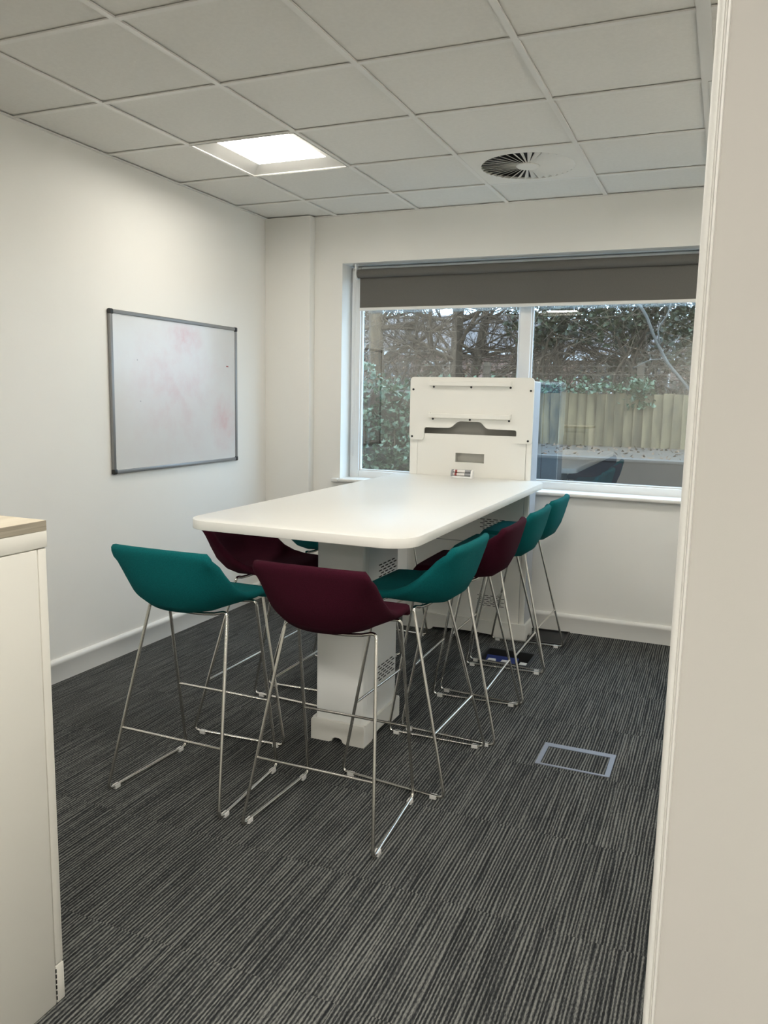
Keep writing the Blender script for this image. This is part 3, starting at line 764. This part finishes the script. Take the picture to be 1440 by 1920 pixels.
# ---------------- floor boxes
fb = thing('floor_box', 'closed floor box with blue-grey frame and carpet inlay by the partition', 'floor box', (2.610, -1.865, 0))
a0, a1, b0, b1 = 2.459, 2.760, -1.975, -1.755
bm = NB()
for q in ((a0, a0+.020, b0, b1), (a1-.020, a1, b0, b1), (a0+.02, a1-.02, b0, b0+.012), (a0+.02, a1-.02, b1-.034, b1)):
    box(bm, *q, 0, .003)
obj('frame', bm, 'floor_box_frame', fb, smooth=0)
bm = NB(); box(bm, a0+.0225, a1-.0225, b0+.0145, b1-.040, 0, .0018); obj('carpet_inlay', bm, 'carpet', fb, smooth=0)
bm = NB()
for q in ((a0+.02, a0+.0225, b0+.012, b1-.034), (a1-.0225, a1-.02, b0+.012, b1-.034), (a0+.0225, a1-.0225, b0+.012, b0+.0145), (a0+.0225, a1-.0225, b1-.040, b1-.034)):
    box(bm, *q, 0, .0012)
obj('shadow_gap', bm, 'floor_box_dark', fb, smooth=0)
ob = thing('floor_box', 'open floor socket box with blue socket plate and white plugs under the stools', 'floor box', ((PX0+PX1)/2, (PY0+PY1)/2, -.15))
bm = NB(); t_ = .004
x0, x1, y0, y1 = PX0+.001, PX1-.001, PY0+.001, PY1-.001
for q in ((x0, x0+t_, y0, y1), (x1-t_, x1, y0, y1), (x0, x1, y0, y0+t_), (x0, x1, y1-t_, y1)): box(bm, *q, -.155, .001)
box(bm, x0, x1, y0, y1, -.16, -.155)
obj('tray', bm, 'floor_box_dark', ob, smooth=0)
bm = NB()
for q in ((x0-.014, x0+.002, y0-.014, y1+.014), (x1-.002, x1+.014, y0-.014, y1+.014), (x0, x1, y0-.014, y0+.002), (x0, x1, y1-.002, y1+.014)): box(bm, *q, .0003, .003)
obj('rim', bm, 'floor_box_dark', ob, smooth=0)
bm = NB(); prism(bm, [(y0+.02, -.062), (y1-.085, -.010), (y1-.085, -.016), (y0+.02, -.068)], x0+.012, x1-.075, 'x'); sp_ = obj('socket_plate', bm, 'socket_blue', ob, smooth=0)
for k, xx in enumerate((x0+.055, x0+.135)):
    yc = y0+.075; zc = -.035
    bm = NB(); box(bm, xx-.022, xx+.022, yc-.018, yc+.018, zc-.004, zc+.022); tube(bm, [(xx-.02, yc-.005, zc+.012), (xx-.045, yc-.014, zc+.008), (xx-.055, yc-.03, zc-.01)], .006, 6)
    obj('plug', bm, 'plug_white', ob, bevel=.004)
bm = NB(); box(bm, x1-.048, x1-.006, y0+.012, y0+.060, -.02, .0); obj('cable_outlet', bm, 'plug_white', ob, bevel=.004)
# its lid, lifted out and lying by the tower
ld = thing('access_cover', 'dark lid of the open floor box lying on the carpet beside the tower', 'lid', (2.165, -.215, 0))
ld.rotation_euler = (0, 0, .04)
bm = NB(); box(bm, 2.062, 2.270, -.358, -.070, 0, .010); obj('plate', bm, 'floor_box_dark', ld, bevel=.002)
bm = NB()
for q in ((2.062, 2.072, -.358, -.070), (2.260, 2.270, -.358, -.070), (2.072, 2.260, -.358, -.348), (2.072, 2.260, -.080, -.070)): box(bm, *q, .010, .020)
obj('rim', bm, 'black_plastic', ld)

# ================================================================== OUTDOORS
OR = random.Random(11)
bm = NB(); box(bm, -14, 14, .30, 2.6, -.5, -.25)
struct('paving', bm, 'paving_dark', 'dark paving strip outside under the window', 'paving')
bm = NB(); prism(bm, [(2.72, -.5), (2.72, .955), (4.2, .93), (6.4, .875), (14, .80), (34, .75), (34, -.5)], -16, 16, 'x')
struct('ground', bm, 'soil', 'raised bank of bare soil and leaf litter outside', 'ground')
bm = NB(); box(bm, -14, 14, 2.58, 2.72, -.5, .935)
rw = struct('retaining_wall', bm, 'concrete_dark', 'dark low retaining wall outside the window', 'wall')
bm = NB(); box(bm, -14, 14, 2.57, 2.735, .935, .962); obj('coping', bm, 'coping', rw, bevel=.004)
# fence of overlapping feather-edge boards
fn = thing('garden_fence', 'weathered close board wooden fence beyond the window', 'fence', (.5, 6.0, .87))
bm = NB(); prism(bm, [(0, -.024), (.012, -.024), (.135, .010), (.135, .017), (0, .017)], 0, .74, 'z')
bd = mesh_of(bm, 'fence_board', 'fence_board', 0, 1, 0)
for k in range(78):
    o = bpy.data.objects.new('board', bd); C.objects.link(o); o.parent = fn
    o.location = (-4.4+.122*k, -.018, -.02 + OR.uniform(-.012, .012)); o.rotation_euler = (0, OR.uniform(-.006, .006), 0)
for z in (.16, .58):
    bm = NB(); box(bm, -4.0, 5.4, 6.004, 6.05, .87+z, .87+z+.07); obj('rail', bm, 'fence_post', fn)
for x in (-2.2, -.1, 2.0, 4.1):
    bm = NB(); box(bm, x-.045, x+.045, 6.05, 6.14, .80, 2.0); obj('post', bm, 'fence_post', fn, bevel=.006)
for z in (1.72, 1.84, 1.95):
    bm = NB(); tube(bm, [(-3.9, 6.045, z), (5.3, 6.045, z)], .004, 5); obj('wire', bm, 'fence_post', fn)
LEAF = [(0, -.5), (.32, -.42), (.48, -.05), (.22, .05), (0, .55), (-.22, .05), (-.48, -.05), (-.32, -.42)]
def leaves(spots, size, flat=.6, shape=LEAF, rng=OR):
    """many small folded leaves as one mesh"""
    verts, faces = [], []
    for (x, y, z) in spots:
        s_ = size*rng.uniform(.6, 1.3)
        e = Euler((rng.uniform(-.9, .9)+flat, rng.uniform(-.8, .8), rng.uniform(0, 2*PI))).to_matrix()
        b0 = len(verts)
        for (u, v) in shape:
            p = e @ Vector((u*s_, v*s_, -abs(u)*s_*.35)); verts.append((x+p.x, y+p.y, z+p.z))
        verts.append((x, y, z)); c = len(verts)-1; n_ = len(shape)
        for k in range(n_): faces.append((b0+k, b0+(k+1) % n_, c))
    return verts, faces
def pyd(name, vf, material, parent, loc, kind='stuff'):
    me = bpy.data.meshes.new(name); me.from_pydata([(v[0]-loc[0], v[1]-loc[1], v[2]-loc[2]) for v in vf[0]], [], vf[1]); me.materials.append(MATS[material])
    o = bpy.data.objects.new(name, me); C.objects.link(o); o.parent = parent
    if parent is None: o.location = loc
    if kind: o['kind'] = kind
    return o
SIMPLE = [(0, -.5), (.28, -.05), (0, .55), (-.28, -.05)]
def ivy(label, loc, spots, stems, size=.058, mtl='ivy_leaf'):
    t = thing('ivy', label, 'ivy', loc, 'ivy plants outside the window')
    pyd('leaves', leaves(spots, size), mtl, t, loc)
    bm = NB()
    for st in stems: tube(bm, st, .007, 5)
    obj('stem', bm, 'twig', t)
    return t
# ivy mound over the bank at the left
sp = []
for k in range(2600):
    x = OR.uniform(-1.5, 1.15); topz = 1.80 - max(0, (x+.55))*.42 + .07*math.sin(x*9)
    z = .55 + (topz-.55)*OR.random()**.8
    y = 2.44 + OR.uniform(0, .10) if z < .99 else 2.60 + .30*(z-.9) + OR.uniform(-.12, .10)
    sp.append((x, y, z))
ivy('dense pale green ivy mound seen at the left of the window', (-.2, 2.7, .93), sp, [[(x0_, 2.55, .6), (x0_+.05, 2.55, 1.0), (x0_-.06, 2.78, 1.25), (x0_+.04, 2.85, 1.6)] for x0_ in (-1.2, -.8, -.45, -.1, .25, .6, .9)])
bm = NB(); prism(bm, [(2.70, .90), (2.70, 1.02), (2.86, 1.50), (2.95, 1.58), (3.25, 1.45), (3.4, .90)], -1.5, .55, 'x')
struct('ivy_bank', bm, 'soil', 'dark earth bank behind the ivy', 'bank', bevel=.05)
sp = [(OR.uniform(-2.2, 2.2), 5.93+OR.uniform(-.05, .25), 1.60+abs(OR.gauss(0, .09))) for k in range(900)]
ivy('ivy trailing along the top of the wooden fence', (0, 6.05, 1.55), sp, [[(-2.2, 6.06, 1.62), (-1, 6.08, 1.66), (0, 6.07, 1.64), (1, 6.08, 1.67), (2.1, 6.06, 1.63)]], .06)
sp = [(2.03+OR.gauss(0, .085), 5.93+OR.uniform(-.05, .04), OR.uniform(1.40, 1.80)) for k in range(150)]
ivy('small ivy clump hanging down the face of the wooden fence', (2.03, 5.97, 1.4), sp, [[(2.03, 5.965, 1.75), (2.05, 5.955, 1.6), (2.0, 5.955, 1.42)]], .062)
# trees
def grow(bm, p, d, L, r, depth, rng, twigs):
    n_ = 4; pts = [p.copy()]; rad = [r]; dd = d.copy()
    for k in range(n_):
        dd = (dd + Vector((rng.gauss(0, .16), rng.gauss(0, .16), rng.gauss(.02, .10)))).normalized()
        pts.append(pts[-1] + dd*L/n_); rad.append(r*(1-.42*(k+1)/n_))
    tube(bm if depth > 0 or bm is twigs else twigs, pts, rad, 7 if r > .03 else 4)
    if depth <= 0: return
    for k in range(rng.choice((3, 4, 4, 5))):
        i = rng.randint(1, n_); a = pts[i]
        nd = (dd + Vector((rng.gauss(0, .75), rng.gauss(0, .6), rng.gauss(.05, .55)))).normalized()
        grow(twigs, a, nd, L*rng.uniform(.5, .8), rad[i]*rng.uniform(.45, .7), depth-1, rng, twigs)
def tree(label, x, y, h, r, lean, seed, mtl='bark', depth=4):
    rng = random.Random(seed); t = thing('tree', label, 'tree', (x, y, .82), 'bare trees beyond the fence')
    bt, bw = NB(), NB(); p = Vector((x, y, .80)); d = Vector((lean, 0, 1)).normalized()
    pts = [p]; rad = [r*1.25]; n_ = 7
    for k in range(n_):
        d = (d + Vector((rng.gauss(0, .05), rng.gauss(0, .05), .05))).normalized()
        pts.append(pts[-1]+d*h/n_); rad.append(r*(1-.5*(k+1)/n_))
    tube(bt, pts, rad, 10)
    for k in range(1, n_+1):
        for q in range(3):
            nd = Vector((rng.gauss(0, .8), rng.gauss(0, .5), rng.uniform(.1, .9))).normalized()
            grow(bw, pts[k], nd, h*rng.uniform(.22, .42), rad[k]*rng.uniform(.25, .5), depth-1, rng, bw)
    obj('trunk', bt, mtl, t, smooth=180)
    o = obj('branches', bw, 'twig', t, smooth=180); o['kind'] = 'stuff'
    return t
tree('thick bare tree trunk behind the left pane', -1.22, 8.0, 4.6, .125, .02, 3)
tree('pale bare tree with forked limbs at the left of the window', -2.75, 8.2, 4.4, .16, .10, 5, 'bark_pale')
tree('slim bare tree right of the thick trunk', -.50, 9.2, 4.6, .075, -.04, 8)
tree('slim leaning bare tree near the middle of the window', .15, 9.8, 4.8, .085, .06, 13)
tree('bare tree behind the fence at the right of the window', 1.9, 8.6, 4.5, .08, -.12, 21)
tree('thin bare tree in the far left of the wood', -4.4, 11.0, 5.2, .10, .03, 34)
tree('thin bare tree far behind the thick trunk', -2.2, 12.0, 5.6, .11, -.03, 55)
tree('thin bare tree far behind the mullion', -.6, 13.0, 5.8, .12, .02, 89)
tree('thin bare tree far behind the fence', 1.2, 12.5, 5.6, .11, .05, 144)
tree('thin bare tree at the far right of the wood', 3.0, 11.0, 5.2, .10, -.05, 233)
# long bare branch slanting across the right pane
br = thing('branch', 'long grey bare branch slanting across the right pane', 'branch', (2.75, 5.1, .92))
bm = NB(); tube(bm, fillet([(2.86, 5.05, .93), (2.74, 5.0, 1.55), (2.56, 5.0, 1.77), (2.40, 5.0, 1.95), (2.23, 5.0, 2.26), (2.13, 5.02, 2.50), (1.98, 5.05, 2.72), (1.80, 5.1, 3.1)], .08), .017, 8); obj('main_stem', bm, 'bark_grey', br, smooth=180)
bm = NB(); tube(bm, fillet([(2.30, 5.0, 2.12), (2.27, 4.98, 2.36), (2.37, 4.97, 2.50), (2.42, 4.98, 2.75)], .05), .009, 6); obj('side_stem', bm, 'bark_grey', br, smooth=180)
bm = NB(); tube(bm, fillet([(2.36, 5.0, 2.0), (2.2, 4.95, 1.98), (2.02, 4.93, 1.88)], .05), .006, 5); obj('side_stem', bm, 'bark_grey', br, smooth=180)
# evergreens filling the right pane, undergrowth, leaf litter
def evergreen(label, cx, cy, cz, rx, ry, rz, n_, seed, mtl='dark_leaf', size=.085):
    rng = random.Random(seed); t = thing('evergreen_shrub', label, 'shrub', (cx, cy, .82), 'evergreens beyond the fence')
    sp = []
    for k in range(n_):
        u = Vector((rng.gauss(0, 1), rng.gauss(0, 1), rng.gauss(0, 1))).normalized()*rng.uniform(.45, 1.05)
        sp.append((cx+u.x*rx, cy+u.y*ry, cz+u.z*rz))
    pyd('foliage', leaves(sp, size, .4, SIMPLE if size > .09 else LEAF, rng), mtl, t, (cx, cy, .82))
    bm = NB()
    for q in range(5):
        tube(bm, fillet([(cx+rng.uniform(-.1, .1), cy, .82), (cx+rng.uniform(-.3, .3)*rx, cy, (cz+.82)/2), (cx+rng.uniform(-.8, .8)*rx, cy+rng.uniform(-.4, .4)*ry, cz+rng.uniform(0, .8)*rz)], .2), .022, 6)
    obj('stem', bm, 'bark', t, smooth=180)
evergreen('dark evergreen mass filling the top of the right pane', 1.55, 7.6, 3.0, 1.35, .6, .72, 2600, 4)
evergreen('dark evergreen crown at the right edge of the window', 2.9, 7.2, 2.7, .8, .5, .9, 1500, 6)
evergreen('evergreen sprays beside the mullion', .25, 7.9, 2.85, .6, .5, .55, 900, 9)
evergreen('dark evergreen mass beyond the right end of the window', 4.7, 7.6, 2.7, 1.3, .6, 1.1, 2000, 7)
evergreen('low dark shrub behind the fence at the right', 2.2, 8.4, 1.9, 1.3, .5, .6, 1100, 12)
evergreen('brown leafed hedge far behind the trees at the left', -4.6, 15.5, 1.7, 2.4, .8, .95, 1900, 15, 'dead_leaf', .16)
evergreen('brown leafed hedge far behind the trees in the middle', -.6, 16.0, 1.8, 2.6, .8, 1.1, 2100, 16, 'dead_leaf', .16)
evergreen('dark hedge far behind the trees at the right', 3.4, 15.0, 2.4, 2.2, .8, 1.7, 2200, 18, 'dark_leaf', .17)
evergreen('tall dark hedge far behind the pale tree', -8.6, 16.5, 2.6, 2.4, .8, 2.0, 1600, 19, 'dark_leaf', .18)
bm = NB()
for k in range(1500):
    x = OR.uniform(-4.5, 3.6); y = OR.uniform(6.4, 10.5); z = OR.uniform(.9, 2.9)
    d = Vector((OR.gauss(0, .8), OR.gauss(0, .3), OR.gauss(.2, .7))).normalized(); L = OR.uniform(.4, 1.3)
    p = Vector((x, y, z)); m_ = p+d*L*.5+Vector((OR.gauss(0, .06), 0, OR.gauss(0, .06)))
    tube(bm, [p, m_, p+d*L], [.0055, .0045, .002], 3, False)
o = obj('undergrowth', bm, 'twig', None, smooth=0); tag(o, 'tangle of bare brown twigs behind the fence', 'undergrowth', kind='stuff')
sp = [(OR.uniform(-3, 4.5), OR.uniform(2.8, 5.9), .965-.02*OR.random()) for k in range(700)]
sp = [(x, y, .955-(y-2.72)*.0225+.012) for x, y, z in sp]
o = pyd('leaf_litter', leaves(sp, .055, 0, SIMPLE), 'dead_leaf', None, (0, 4, .95)); tag(o, 'fallen brown leaves scattered on the bank', 'leaves', kind='stuff')
# brick houses far behind the trees
def house(label, x0, x1, y, h, seed):
    t = thing('brick_building', label, 'building', ((x0+x1)/2, y, .7), 'brick buildings behind the wood')
    bm = NB(); box(bm, x0, x1, y, y+6, .5, h); obj('wall', bm, 'brick_wall', t, smooth=0)
    bm = NB(); prism(bm, [(y-.4, h), (y+3, h+1.5), (y+6.4, h)], x0-.3, x1+.3, 'x'); obj('roof', bm, 'roof_tile', t, smooth=0)
    bm = NB(); box(bm, x0-.3, x1+.3, y-.44, y-.38, h-.18, h+.03); obj('fascia', bm, 'far_white', t, smooth=0)
    n_ = int((x1-x0)/1.9)
    for k in range(n_):
        xx = x0+.5+1.9*k
        bm = NB(); box(bm, xx, xx+1.25, y-.03, y+.02, 1.75, 2.75); f = obj('window', bm, 'far_white', t, smooth=0)
        for q in (0, 1):
            bm = NB(); box(bm, xx+.06+.60*q, xx+.59+.60*q, y-.036, y-.031, 1.82, 2.68); obj('pane', bm, 'far_glass', f, smooth=0)
house('brick building with white windows far behind the left pane', -13.0, -3.6, 22.0, 3.15, 1)
house('second brick building glimpsed far behind the right pane', -2.4, 4.6, 24.0, 3.05, 2)
